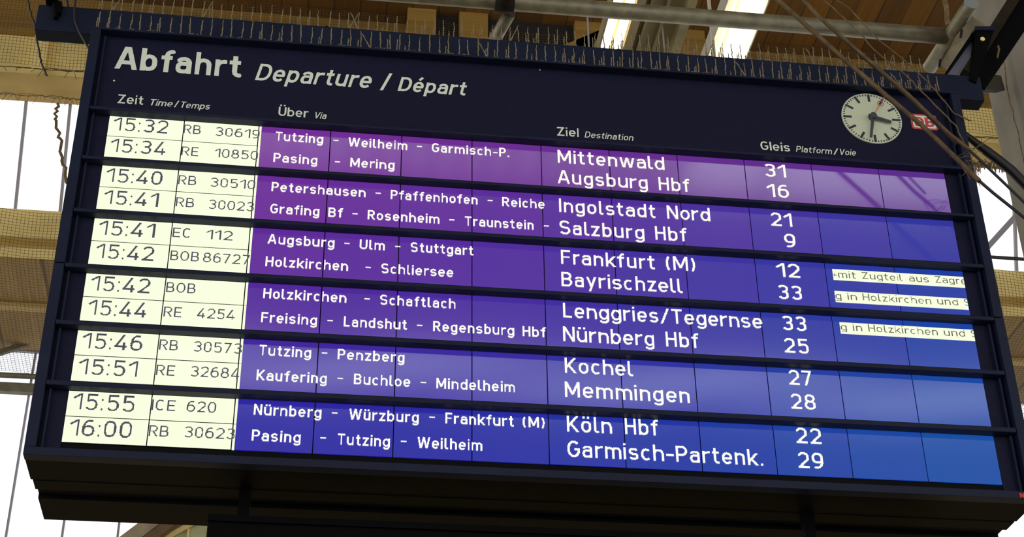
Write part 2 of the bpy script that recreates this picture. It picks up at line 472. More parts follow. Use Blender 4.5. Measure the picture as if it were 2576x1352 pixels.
class Lettering:
    """writing laid on the board's vertical plane at depth y; each word is fitted between two baseline points"""
    def __init__(self, y):
        self.mb = MB(); self.y = y

    def word(self, txt, p0, p1, cap, s=0.14, res=18, gap=0.15, tail=True, shear=0.0, yref=0.0, clip_u=None):
        a = at(p0[0], p0[1], yref); b = at(p1[0], p1[1], yref)
        z = (a[2] + b[2]) / 2
        nat, quads = text_quads(txt, s, res, gap, tail)
        if shear: nat += shear * 0.75
        k = (b[0] - a[0]) / nat
        for x0, x1, y0, y1 in quads:
            u0 = a[0] + x0 * k; u1 = a[0] + x1 * k
            if clip_u is not None:
                if u0 >= clip_u[1] or u1 <= clip_u[0]: continue
                u0 = max(u0, clip_u[0]); u1 = min(u1, clip_u[1])
            s0 = shear * y0 * cap; s1 = shear * y1 * cap
            n = len(self.mb.v)
            self.mb.v += [(u0 + s0, self.y, z + y0 * cap), (u1 + s0, self.y, z + y0 * cap), (u1 + s1, self.y, z + y1 * cap), (u0 + s1, self.y, z + y1 * cap)]
            self.mb.f.append((n, n + 1, n + 2, n + 3))
        return self

    def dash(self, c, w, t):
        q = at(c[0], c[1], 0)
        n = len(self.mb.v)
        self.mb.v += [(q[0] + sx * w / 2, self.y, q[2] + sz * t / 2) for sx, sz in ((-1, -1), (1, -1), (1, 1), (-1, 1))]
        self.mb.f.append((n, n + 1, n + 2, n + 3))
        return self

    def build(self, name, m, parent):
        me = bpy.data.meshes.new(name)
        me.from_pydata(self.mb.v, [], self.mb.f)
        me.update()
        me.materials.append(m)
        o = bpy.data.objects.new(name, me)
        COL.objects.link(o)
        o.parent = parent
        o.matrix_parent_inverse = Matrix.Translation(world_loc(parent)).inverted()
        return o


# =================================================================== the hall
HALL_Z = 14.15
structure(MB().box(-16, 18, -26, 16, -0.3, 0), 'floor', M['floor'], 'pale stone concourse floor below the departure board', 'floor')

# roof: timber boards, open skylight strips between y -18.85..-16.8 and -12.35..-10.4
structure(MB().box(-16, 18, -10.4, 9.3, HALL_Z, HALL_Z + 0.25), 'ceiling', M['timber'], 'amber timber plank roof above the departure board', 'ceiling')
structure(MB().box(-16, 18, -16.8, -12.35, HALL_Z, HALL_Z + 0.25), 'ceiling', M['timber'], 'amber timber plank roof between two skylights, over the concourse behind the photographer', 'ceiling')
structure(MB().box(-16, 18, -26, -18.85, HALL_Z, HALL_Z + 0.25), 'ceiling', M['reflection_dark'], 'unseen roof made dark for the screen reflections, at the far end of the concourse behind the photographer', 'ceiling')  # unseen roof end, coloured dark to keep red out of the lower screen reflections
w = structure(MB().box(-16, 18, -12.35, -10.4, HALL_Z + 0.20, HALL_Z + 0.22), 'window_13', M['glass'], 'glazed skylight strip in the timber roof nearest the board', 'window')
mb = MB()
for k in range(12):
    mb.box(-16 + k * 3, -15.94 + k * 3, -12.35, -10.4, HALL_Z + 0.02, HALL_Z + 0.19)
mb.build('mullion', M['mullion'], w)
mb = MB()
for k in range(50):  # added slats, thinning the skylight's reflection on the left of the top screen row
    mb.box(-14 + k * 0.36, -13.77 + k * 0.36, -12.35, -10.4, HALL_Z + 0.12, HALL_Z + 0.16)
mb.build('slat', M['timber'], w)  # added slats, only there to thin the skylight's reflection
w = structure(MB().box(-16, 18, -18.85, -16.8, HALL_Z + 0.20, HALL_Z + 0.22), 'window_14', M['glass'], 'glazed skylight strip in the timber roof farther from the board', 'window')
mb = MB()
for k in range(7):
    mb.bar((-16 + k * 5, -18.85, HALL_Z + 0.1), (-9.5 + k * 5, -16.8, HALL_Z + 0.1), 0.35, 0.12)
mb.build('mullion', M['mullion'], w)

# back wall, from the top down
structure(MB().box(-14, 16, 9.1, 9.35, 12.9, HALL_Z), 'wall_back', M['wall'], 'beige plastered wall behind the net, between roof and clerestory beam', 'wall')
structure(MB().box(-14, 16, 9.06, 9.1, 13.58, HALL_Z), 'trim_20', M['frieze'], 'amber horizontal boarding at the top of the netted wall under the roof', 'boarding')
structure(MB().box(-14, 16, 8.93, 9.06, 12.64, 12.93), 'trim_1', M['trim'], 'beige horizontal beam above the bright clerestory windows', 'beam', bevel=0.01)
structure(MB().box(-14, 16, 9.0, 9.7, 10.86, 11.2), 'wall_sill', M['wall'], 'pale beige wall band under the bright clerestory windows', 'wall')
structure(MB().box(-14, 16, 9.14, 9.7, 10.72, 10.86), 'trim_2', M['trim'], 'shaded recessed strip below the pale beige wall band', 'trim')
structure(MB().box(-14, 16, 8.99, 9.7, 10.60, 10.72), 'trim_3', M['wall'], 'narrow light beige edge strip above the brown soffit', 'trim')
structure(MB().box(-14, 16, 9.72, 10.96, 10.60, 10.75).box(-14, 16, 8.99, 9.72, 10.585, 10.60), 'trim_4', M['soffit'], 'brown timber soffit running back under the wall band', 'soffit')
structure(MB().box(-14, 16, 9.9, 10.0, 10.55, 10.60), 'trim_5', M['trim'], 'thin batten across the brown timber soffit', 'trim')
for i in range(9):
    x = -4.17 + (i - 2) * 3.3
    structure(MB().box(x, x + 0.16, 8.97, 9.1, 12.93, 13.58), 'trim_%d' % (6 + i), M['wall'],
              'flat beige rib on the netted wall above the clerestory, ' + ('left of the blue beam end' if i == 2 else 'rib %d from the left end of the wall' % (i + 1)), 'rib')


def window(idx, x0, x1, n, top, bot, label, mw=0.03):
    """glazed band between (y, z) top and bot with n panes; one child per pane, one per mullion"""
    (yt, zt), (yb, zb) = top, bot
    root = structure(MB().bar((x0, yt, zt), (x1, yt, zt), 0.05, 0.05).bar((x0, yb, zb), (x1, yb, zb), 0.05, 0.05),
                     'window_%d' % idx, M['mullion'], label, 'window')
    for k in range(n + 1):
        x = x0 + (x1 - x0) * k / n
        MB().bar((x, yt, zt), (x, yb, zb), mw, 0.04, (0, 1, 0)).build('mullion', M['mullion'], root)
    for k in range(n):
        xa = x0 + (x1 - x0) * k / n + 0.01; xb = x0 + (x1 - x0) * (k + 1) / n - 0.01
        MB().prism([(xa, yt + .01, zt), (xb, yt + .01, zt), (xb, yb + .01, zb), (xa, yb + .01, zb)], (0, 0.008, 0)).build('glass_pane', M['glass'], root)
    return root


UW = ['leftmost clerestory window strip, beyond the left edge of the board', 'clerestory window strip second from left, mostly behind the board',
      'clerestory window strip behind the middle of the board', 'clerestory window strip behind the right part of the board',
      'clerestory window strip right of the board beside the grey column', 'clerestory window strip at the far right behind the grey column']
for k in range(6):
    window(k + 1, -5.10 + 2.82 * k, -5.10 + 2.82 * (k + 1), 6, (9.07, 12.70), (9.62, 11.15), UW[k])
LW = ['tall lower window left of the board under the soffit', 'tall lower window seen below the left corner of the board',
      'tall lower window behind the middle of the board', 'tall lower window behind the right half of the board',
      'tall lower window seen below the right corner of the board', 'tall lower window at the far right under the soffit']
for k in range(6):
    window(k + 7, -5.13 + 2.865 * k, -5.13 + 2.865 * (k + 1), 5, (11.0, 10.62), (11.0, 4.0), LW[k], 0.022)
structure(MB().box(-14, 16, 10.95, 11.2, 0, 4.0), 'wall_lower', M['wall'], 'beige wall below the tall lower windows', 'wall')

# rails in front of the lower windows
o = MB().tube([(-14, 10.9, 10.24), (16, 10.9, 10.24)], 0.033, 8).build('net_rail', M['rail'])
tag(o, 'thin dark rail along the foot of the net, left of the board', 'rail')
o = MB().box(-14, 16, 10.86, 10.94, 10.025, 10.135).build('window_rail', M['rail'])
tag(o, 'thicker olive rail crossing the tall windows just under the net foot', 'rail')
o = MB().bar((-4.75, 10.85, 10.30), (-3.85, 10.85, 10.72), 0.05, 0.06).build('strut', M['rail'])
tag(o, 'short diagonal strut behind the net foot at the left edge', 'strut')

# diagonal brace and cladding below the board
p0 = at(401, 1300, 10.6); p1 = at(295, 1380, 10.6)
br = thing('diagonal_brace', tuple(p1), 'beige and brown diagonal brace crossing the window below the left part of the board', 'brace')
d = p0 - p1
MB().bar(tuple(p1 - d * 2.0), tuple(p0 + d * 1.2), 0.05, 0.15, (0, 0, 1)).build('web', M['braceweb'], br)
q0 = at(453, 1302, 10.6); q1 = at(347, 1382, 10.6)
MB().bar(tuple(q1 - d * 2.0), tuple(q0 + d * 1.2), 0.12, 0.10, (0, 0, 1)).build('flange', M['braceflange'], br)
gp = thing('gable_cladding', (-1.9, 10.8, 7.0), 'pale green boarded panel right of the diagonal brace, above the lower box', 'panel')
MB().box(-2.45, 3.5, 10.78, 10.84, 6.5, 10.0).build('panel', M['greenpanel'], gp)
for k in range(5):
    x = -2.32 + 0.22 * k
    MB().box(x, x + 0.02, 10.75, 10.78, 6.5, 10.0).build('batten', M['wall'], gp)
a = at(585, 1262, 10.72); b = at(420, 1352, 10.72)
MB().bar(tuple(a), tuple(b + (b - a) * 0.4), 0.04, 0.045).build('edge_moulding', M['wall'], gp)

# strut and rod in the right-hand clerestory window
a = at(2485, 622, 8.98); b = at(2562, 537, 8.98)
o = MB().bar(tuple(a - (b - a) * 1.0), tuple(b + (b - a) * 0.6), 0.05, 0.06).build('strut', M['mullion'])
tag(o, 'light grey diagonal strut across the bright window right of the board', 'strut')
a = at(2490, 655, 8.95); b = at(2576, 663, 8.95)
o = MB().tube([(5.4, 8.88, a[2]), (9.5, 8.88, b[2])], 0.02, 8).build('tie_rod', M['blackcable'])
tag(o, 'thin dark horizontal rod across the foot of the window right of the board', 'rod')

# truss with dark openings above the board
tr = thing('roof_truss', (0.75, 8.9, 13.2), 'amber timber truss frame with dark openings, over the middle of the board', 'truss')
MB().box(0.05, 3.4, 8.86, 8.90, 13.0, HALL_Z).build('dark_opening', M['void'], tr)
MB().box(-0.05, 0.28, 8.76, 8.86, 12.95, HALL_Z).build('post', M['frieze'], tr)
MB().box(0.55, 0.88, 8.76, 8.86, 12.95, HALL_Z).build('post', M['frieze'], tr)
MB().box(1.9, 3.45, 8.76, 8.86, 12.95, HALL_Z).build('boarding', M['frieze'], tr)
MB().bar((0.85, 8.81, 13.05), (2.3, 8.81, 13.95), 0.10, 0.26).build('brace', M['frieze'], tr)

# roof girder between the two lights
gd = thing('roof_girder', (2.3, 5.5, 12.0), 'olive ribbed steel girder running back under the roof between the two lights', 'girder')
MB().box(2.04, 2.50, 1.0, 8.85, 12.15, 12.6).build('box_section', M['girder'], gd)
for k, x in enumerate((2.0, 2.12, 2.28, 2.45)):
    MB().box(x, x + (0.05, 0.03, 0.03, 0.09)[k], 1.0, 8.85, 12.02 if k in (0, 3) else 12.1, 12.15).build('rib', M['girder'], gd)


# ------------------------------------------------------------------ fluorescent lights
def luminaire(x, y0, y1, z, xw, label, reflector_left):
    t = thing('fluorescent_light', (x, y0, z + 0.1), label, 'light', 'fluorescent lights under the roof')
    hx = xw / 2
    lx = hx + (0.11 if reflector_left else 0.0)
    MB().box(x - lx, x + hx, y0, y1, z + 0.09, z + 0.13).box(x - lx - 0.015, x - lx, y0, y1, z + 0.0, z + 0.13).box(x + hx, x + hx + 0.01, y0, y1, z + 0.03, z + 0.13).build('housing', M['luminaire'] if reflector_left else M['girder'], t)
    if reflector_left:
        MB().prism([(x - lx, y0, z + 0.01), (x - hx - 0.005, y0, z + 0.085), (x - lx, y0, z + 0.085)], (0, y1 - y0, 0)).build('reflector', M['reflector'], t)
    for s in (-1, 1):
        MB().tube([(x + s * hx * 0.5, y0 + 0.03, z + 0.05), (x + s * hx * 0.5, y1 - 0.03, z + 0.05)], hx * 0.38, 10).build('lamp_tube', M['lamp'], t)
    for yy in (y0 + 0.4, y1 - 0.4):
        MB().tube([(x, yy, z + 0.12), (x, yy, HALL_Z - 0.001)], 0.008, 6).build('suspension_wire', M['mullion'], t)
    return t


luminaire(1.315, 2.2, 5.6, 10.0, 0.19, 'twin-tube fluorescent light with a dark gap, left of the two lit above the board', False)
luminaire(2.31, 3.63, 6.8, 10.0, 0.21, 'fluorescent light with a wide pale reflector, right of the two lit above the board', True)
a = at(1783, 0, 2.0); b = at(1797, 145, 2.0)
o = MB().tube([tuple(a + (a - b) * 3), tuple(b + (b - a) * 1.2)], 0.012, 6).build('hanging_wire', M['luminaire'])
tag(o, 'thin pale vertical wire hanging left of the right-hand fluorescent light', 'wire')


# ------------------------------------------------------------------ bird nets
def net(x0, x1, yfun, s0, s1, step, name, label, rad=0.0022):
    """a hanging net: s runs down the net, yfun(s) gives (y, z)"""
    mb = MB()
    n = int((x1 - x0) / step)
    m = int((s1 - s0) / step)
    xs = [x0 + (x1 - x0) * i / n for i in range(n + 1)]
    def P(x, s):
        y, z = yfun(s)
        return (x + 0.012 * math.sin(3.1 * z + 1.7 * x), y + 0.02 * math.sin(1.3 * x), z + 0.015 * math.sin(2.3 * x) + 0.01 * math.sin(7 * x))
    for x in xs:
        mb.tube([P(x, s0 + (s1 - s0) * k / 8) for k in range(9)], rad, 3, False)
    for j in range(m + 1):
        s = s0 + (s1 - s0) * j / m
        mb.tube([P(x0 + (x1 - x0) * k / 70, s) for k in range(71)], rad, 3, False)
    o = mb.build(name, M['net'])
    return tag(o, label, 'net')


def lower_net(s):
    """down the sill band, then back under the soffit to the rail"""
    if s < 0.62:
        return 8.84 + 0.05 * s, 11.09 - s * 0.855
    t = (s - 0.62) / 2.03
    return 8.87 + 1.97 * t, 10.56 - 0.30 * t - 0.06 * math.sin(t * math.pi)


net_top = net(-6.0, 8.2, lambda s: (8.86 - 0.1 * math.sin(s * 2), 14.10 - s), 0.0, 1.16, 0.040, 'bird_net', 'brown square-mesh bird net over the beige wall above the clerestory windows')
net(-6.0, -2.6, lower_net, 0.0, 2.65, 0.040, 'bird_net', 'brown bird net hanging over the sill band and soffit left of the board')
net(5.8, 8.6, lower_net, 0.0, 2.65, 0.040, 'bird_net', 'brown bird net hanging over the sill band and soffit right of the board')


def frayed(x0, x1, y, z, n, name, m, rad=0.006, amp=0.03):
    """bunched cord with loose ends along the hem of the upper net"""
    mb = MB(); rr = random.Random(n)
    for k in range(3):
        pts = []
        for i in range(n + 1):
            x = x0 + (x1 - x0) * i / n
            pts.append((x, y + rr.uniform(-.01, .01), z + rr.uniform(-amp, amp)))
        mb.tube(pts, rad, 4)
    for i in range(n):
        x = rr.uniform(x0, x1)
        mb.tube([(x, y, z), (x + rr.uniform(-.05, .05), y, z - rr.uniform(.03, .12))], rad * 0.7, 3)
    return mb.build(name, m, net_top)


frayed(-6, 8, 8.88, 12.965, 160, 'hem_cord', M['net'], 0.005, 0.012)
frayed(-4.6, -3.4, 8.9, 12.61, 36, 'torn_hem', M['net'], 0.003, 0.02)
frayed(6.5, 7.6, 8.9, 12.58, 60, 'torn_hem', M['string'], 0.009, 0.05)

# ------------------------------------------------------------------ grey column
structure(MB().box(2.905, 4.1, 1.2, 1.52, 0, HALL_Z), 'wall_column', M['concrete'], 'grey concrete column right of the board', 'column', bevel=0.02)

# ------------------------------------------------------------------ galvanised tubes
tb = thing('scaffold_tube', (-0.5, 0.9, 7.385), 'long grey galvanised tube above the board, with cross tube and slotted plate at its end', 'tube')
MB().tube([(-3.2, 0.9, 7.38), (2.40, 0.9, 7.395)], 0.045, 20).build('tube', M['tube'], tb, smooth=True)
MB().tube([(-0.07, 0.9, 7.383), (0.03, 0.9, 7.383)], 0.056, 16).build('clamp', M['rust'], tb, smooth=True)
MB().tube([(-0.02, 0.82, 7.36), (-0.02, 0.80, 7.31)], 0.016, 8).build('clamp_bolt', M['rust'], tb)
MB().tube([(0.02, 0.98, 7.385), (-0.05, 1.25, 7.37)], 0.034, 14).build('stub', M['tube'], tb, smooth=True)
MB().tube([(2.44, 0.63, 7.40), (2.40, 1.16, 7.385)], 0.040, 20).build('cross_tube', M['tube'], tb, smooth=True)
MB().tube([(2.441, 0.622, 7.40), (2.440, 0.632, 7.40)], 0.041, 20).build('end_cap', M['endcap'], tb)
pc = [at(2447, 42, 0.66), at(2478, 62, 0.66), at(2395, 190, 1.08), at(2352, 150, 1.08)]
pl = MB().prism([tuple(q) for q in pc], (0.01, 0.02, 0.02)).build('slotted_plate', M['plate'], tb)
for (sx, sy, Y) in ((2421, 82, 0.78), (2367, 157, 1.05)):
    q = at(sx, sy, Y - 0.03)
    MB().tube([(q[0], q[1], q[2] + 0.02), (q[0] - 0.006, q[1] + 0.02, q[2] - 0.02)], 0.007, 8).build('slot', M['void'], pl)
a = at(2374, -40, 0.9); b = at(2386, 64, 0.9)
pts = [a + (b - a) * t for t in np.linspace(0, 1, 8)]
o = MB().tube([tuple(q + np.array([rnd.uniform(-.006, .006), 0, 0])) for q in pts], [0.010 if i < 3 else 0.014 for i in range(8)], 8).build('rope', M['string'])
tag(o, 'dirty wrapped rope hanging to the right end of the long tube', 'rope')

# ------------------------------------------------------------------ blue carrier beam
BZ0, BZ1, BY0, BY1 = 6.272, 6.412, 0.05, 0.13
bm_ = thing('carrier_beam', (0, 0.09, BZ0), 'dark blue steel beam carrying the board, sticking out at both ends', 'beam')
MB().box(-2.175, 2.09, BY0, BY1, BZ0, BZ1).build('beam', M['beam'], bm_, bevel=0.004)
for x in (-1.55, 0.0, 1.55):
    MB().box(x - 0.05, x + 0.05, BY0 + 0.005, BY1 - 0.005, 6.2315, BZ0).build('foot', M['black'], bm_)
# hanger bolt on the left end
hb = thing('hanger_bolt', (-2.06, 0.03, 6.38), 'black hanger rod and clamp on the left end of the blue beam', 'hanger')
a = at(141, 46, 0.03); b = at(133, -60, 0.03)
MB().tube([tuple(a), tuple(b)], 0.011, 10).build('rod', M['black'], hb)
q = at(148, 24, 0.04)
MB().box(q[0] - 0.012, q[0] + 0.012, 0.02, BY0, q[2] - 0.03, q[2] + 0.03).build('clamp', M['black'], hb)
q = at(128, 2, 0.03)
MB().box(q[0] - 0.02, q[0] + 0.03, 0.01, 0.06, q[2] - 0.01, q[2] + 0.05).build('plate', M['black'], hb)
# bracket and brace on the right end
gs = thing('beam_bracket', (2.05, 0.09, BZ1), 'triangular blue-grey bracket standing on the right end of the blue beam', 'bracket')
tri = [at(2378, 189, 0.10), at(2440, 191, 0.10), at(2456, 92, 0.10), at(2455, 72, 0.10)]
MB().prism([tuple(q) for q in tri], (0.0, 0.012, 0)).build('gusset', M['gusset'], gs)
ed = [at(2376, 186, 0.06), at(2379, 191, 0.06), at(2460, 78, 0.06), at(2456, 66, 0.06)]
MB().prism([tuple(q) for q in ed], (0.0, 0.06, 0)).build('edge_plate', M['black'], gs)
sd = [at(2440, 200, 0.04), at(2456, 208, 0.04), at(2500, 76, 0.04), at(2455, 76, 0.04)]
MB().prism([tuple(q) for q in sd], (0.0, 0.03, 0)).build('side_plate', M['black'], gs)
tp = [at(2453, 66, 0.03), at(2502, 66, 0.03), at(2502, 75, 0.03), at(2453, 75, 0.03)]
MB().prism([tuple(q) for q in tp], (0.0, 0.06, 0)).build('cap_plate', M['beam'], gs)
q = at(2472, 98, 0.036)
MB().tube([(q[0] - .0, 0.034, q[2]), (q[0], 0.041, q[2])], 0.011, 14).build('bolt_hole', M['wall'], gs)
bz = thing('diagonal_channel', (2.3, 0.1, 6.7), 'black steel channel slanting up to the right from the blue beam', 'brace')
a0 = at(2422, 202, 0.12); a1 = at(2540, 15, 0.12)
d = a1 - a0
MB().bar(tuple(a0), tuple(a0 + d * 2.2), 0.05, 0.135, (0, 1, 0)).build('channel', M['rust'], bz)
b0 = at(2452, 210, 0.11); b1 = at(2575, 30, 0.11)
MB().bar(tuple(b0), tuple(b0 + (b1 - b0) * 2.2), 0.11, 0.02, (0, 1, 0)).build('flange', M['black'], bz)
q0 = at(2448, 183, 0.35); q1 = at(2497, 232, 0.35)
q0 = at(2440, 206, 0.20); q1 = at(2512, 212, 1.195)
o = MB().bar(tuple(q0), tuple(q1), 0.05, 0.085).build('cross_member', M['rust'])
tag(o, 'short rust-brown cross member between the beam end and the column', 'beam')

# ------------------------------------------------------------------ the departure board
V = [5.8, 5.596184570228989, 5.549199585924745, 5.339637431580182, 5.291782357684088, 5.080442978114057, 5.034059634329955,
     4.825320570283306, 4.779389290141529, 4.565758182928617, 4.52042174393519, 4.310764353451525]
U = [-1.8, -1.4940254085231723, -1.186786808611886, -0.887985859311971, -0.5891528558722321, -0.29095669575133565, 0.004458147373354038,
     0.2996460988536278, 0.5975065298169271, 0.8936568289023052, 1.1943566717445548, 1.497914968040824, 1.8]
ZT, ZB, YF = 6.2315, 4.2342, -0.045
XO, XI = 1.92, 1.880
board = thing('departure_board', (0, 0.2, ZB), 'large dark blue station departure board with lit blue rows of trains', 'display board')

MB().box(-XO, XO, 0.006, 0.185, ZB + 0.004, ZT).box(-1.912, 1.912, 0.185, 0.268, ZB + 0.002, ZT).box(-1.910, 1.910, 0.345, 0.552, ZB, ZT).box(-1.908, 1.908, 0.268, 0.345, ZB + 0.014, ZT).build('cabinet', M['under'], board, bevel=0.003)
MB().box(-XO, XO, YF, 0.006, ZT - 0.010, ZT).build('top_frame', M['navy'], board)
MB().box(-XO, XO, YF, 0.006, ZB, 4.2664).build('bottom_frame', M['navy'], board, bevel=0.002)
for sx in (-1, 1):
    for z0, z1 in ((4.2664, 5.0485), (5.0525, ZT - 0.010)):
        MB().box(min(sx * XI, sx * XO), max(sx * XI, sx * XO), YF, 0.006, z0, z1).build('side_frame', M['navy'], board, bevel=0.002)
MB().box(-XI, XI, 0.0, 0.006, V[0] + 0.028, ZT - 0.010).build('header_panel', M['panel'], board)


def front_z(zback):
    return CAM[2] + (zback - CAM[2]) * (-CAM[1] + YF) / (-CAM[1])


bars = []
tops = [(V[0], V[0] + 0.0165)]
for j in range(1, 6):
    tops.append((V[2 * j], front_z(V[2 * j - 1])))
for z0, z1 in tops:
    MB().box(-XI + 0.002, XI - 0.002, YF, 0.0, z0, z1).build('divider_bar', M['navy'], board, bevel=0.004)
# thin vertical trims beside each row
edges = [(ZT - 0.02, tops[0][1])] + [(tops[j][0], tops[j + 1][1] if j < 5 else 4.2664) for j in range(6)]
for z1, z0 in edges:
    for sx in (-1, 1):
        x = sx * 1.862
        MB().box(x - 0.0045, x + 0.0045, -0.022, 0.0, z0 + 0.006, z1 - 0.004).build('side_trim', M['navy'], board, bevel=0.0015)


def screen_mat(c, j):  # warm reflections and viewing-angle shift are painted into each module's emission colour
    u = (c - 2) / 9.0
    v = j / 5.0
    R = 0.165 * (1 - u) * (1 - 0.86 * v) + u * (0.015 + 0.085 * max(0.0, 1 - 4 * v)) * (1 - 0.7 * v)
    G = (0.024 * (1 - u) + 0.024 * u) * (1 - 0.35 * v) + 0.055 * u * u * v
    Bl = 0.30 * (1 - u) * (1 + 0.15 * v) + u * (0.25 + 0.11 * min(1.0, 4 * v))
    return mat('lcd_blue_glare', (0.004, 0.004, 0.006), 0.10, spec=0.6, ior=2.15, emit=(R, G, Bl), estr=1.0)


SLIV = -1.1755
for j in range(6):
    zt = V[2 * j]
    zb = tops[j + 1][0] + 0.004 if j < 5 else V[11]
    vis = V[2 * j + 1]
    MB().box(-XI, -1.8, 0.0, 0.006, zb if j < 5 else 4.2664, zt).build('margin_panel', M['panel'], board)
    MB().box(1.8, XI, 0.0, 0.006, zb if j < 5 else 4.2664, zt).build('margin_panel', M['panel'], board)
    zm = (zt + vis) / 2
    for c in range(12):
        x0, x1 = U[c] + 0.0021, U[c + 1] - 0.0021
        if c < 2:
            md = MB().box(U[c], U[c + 1], 0.0, 0.02, zb, zt).build('display_module', M['lcd_edge'], board)
            md['label'] = 'white-lit display module'
            for za, zc in ((zm + 0.0020, zt - 0.001), (zb, zm - 0.0020)):
                MB().box(x0, x1, -0.002, 0.001, za, zc).build('lit_cell', M['lcd_white'], md)
        else:
            xa = x0
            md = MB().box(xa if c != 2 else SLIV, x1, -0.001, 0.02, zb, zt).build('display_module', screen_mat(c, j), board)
            if c == 2:
                for za, zc in ((zm + 0.0020, zt - 0.001), (zb, zm - 0.0020)):
                    MB().box(x0, SLIV, -0.002, 0.018, za, zc).build('lit_cell', M['lcd_white'], md)
    MB().box(U[2] - 0.002, 1.8, 0.003, 0.019, zb, zt).build('module_backing', M['lcd_edge'], board)

# ------------------------------------------------------------------ header lettering
HD = dict(res=64, gap=0.115, tail=False)
L = Lettering(-0.002)
L.word('Abfahrt', (289, 172.5), (604, 196.5), 0.121, 0.168, **HD)
L.build('german_title', M['letter'], board)
L = Lettering(-0.002)
L.word('Departure', (641, 202.5), (938, 223.5), 0.091, 0.148, shear=0.21, **HD)
L.build('foreign_title', M['letter'], board)
L = Lettering(-0.002)
L.word('/', (957, 226), (985, 227.5), 0.090, 0.13, shear=0.0, **HD)
L.build('title_slash', M['letter'], board)
L = Lettering(-0.002)
L.word('Départ', (1000, 229.5), (1176, 241.5), 0.077, 0.152, shear=0.21, **HD)
L.build('foreign_title', M['letter'], board)
HD['res'] = 40
for nm, g, gp, f1, fp in (('Zeit', None, ((295.2, 260.3), (359.4, 264.6)), ('Time', '/', 'Temps'), ((374.4, 265.5), (435.5, 269.5), (438, 270), (449, 270.5), (451.5, 271), (529.2, 277.2))),
                         ('Über', None, ((699.9, 291.5), (774.8, 297.0)), ('Via',), ((789.1, 297.6), (822.4, 300.6))),
                         ('Ziel', None, ((1401.5, 341.8), (1456, 345.8)), ('Destination',), ((1470.4, 347.0), (1595.2, 355.0))),
                         ('Gleis', None, ((1914, 377.8), (1987.9, 382.3)), ('Platform', '/', 'Voie'), ((2002.2, 383), (2095, 389), (2097, 389.3), (2110, 390), (2111, 390.0), (2155.3, 392.8)))):
    L = Lettering(-0.002)
    L.word(nm, gp[0], gp[1], 0.0465, 0.138, **HD)
    L.build('column_heading', M['letter'], board)
    L = Lettering(-0.002)
    for k, t in enumerate(f1):
        L.word(t, fp[2 * k], fp[2 * k + 1], 0.0325, 0.132, shear=0.21 if t != '/' else 0.0, **HD)
    L.build('column_subheading', M['letter'], board)

# ------------------------------------------------------------------ rows of trains
TIMES = [('15:32', (284.6, 328.8), (421, 337.8)), ('15:34', (277, 382.7), (414.4, 392)), ('15:40', (265.9, 459.5), (406.7, 465.8)),
         ('15:41', (260.7, 514.1), (396.2, 522.1)), ('15:41', (247.5, 591.6), (387.6, 599.6)), ('15:42', (240.5, 650.7), (385.1, 658)),
         ('15:42', (227.7, 732.4), (375.4, 739.4)), ('15:44', (220.7, 793.9), (366.7, 799.8)), ('15:46', (205.8, 878.4), (356.3, 883.6)),
         ('15:51', (196.5, 943.5), (343.8, 948.8)), ('15:55', (182.5, 1032.5), (336.8, 1036.4)), ('16:00', (173.5, 1098.8), (329.8, 1102.3))]
TRAINS = [(('RB', (461, 336.8), (504.2, 338.8)), ('30619', (540.8, 342.8), (652.6, 350.2))),
          (('RE', (455.3, 392), (497.6, 394.4)), ('10850', (539.2, 397), (648.3, 403.8))),
          (('RB', (447.7, 464.8), (492.9, 467.5)), ('30510', (528.3, 471), (641.3, 477.6))),
          (('RB', (441.4, 521), (487.3, 523.2)), ('30023', (523.8, 526.6), (637.8, 533.6))),
          (('EC', (433.4, 597.5), (479.7, 600.3)), ('112', (517.9, 603.1), (583.9, 606.6))),
          (('BOB', (427.5, 655.9), (499.5, 659.4)), ('86727', (509.9, 661.1), (627.4, 667.1))),
          (('BOB', (417.1, 736.6), (490.8, 739.4)),),
          (('RE', (410.8, 797.7), (455.3, 800.2)), ('4254', (495.3, 801.2), (589.2, 806.4))),
          (('RB', (399.7, 881.2), (446.6, 883.6)), ('30573', (485.6, 886), (607.2, 891.6))),
          (('RE', (391.6, 945.3), (438, 947.4)), ('32684', (478.2, 949.1), (601, 954))),
          (('ICE', (380.5, 1033.6), (439.1, 1035.7)), ('620', (468.8, 1037.1), (542.8, 1040.6))),
          (('RB', (373.5, 1098.8), (423, 1100.9)), ('30623', (462.5, 1102.3), (589.9, 1106.9)))]
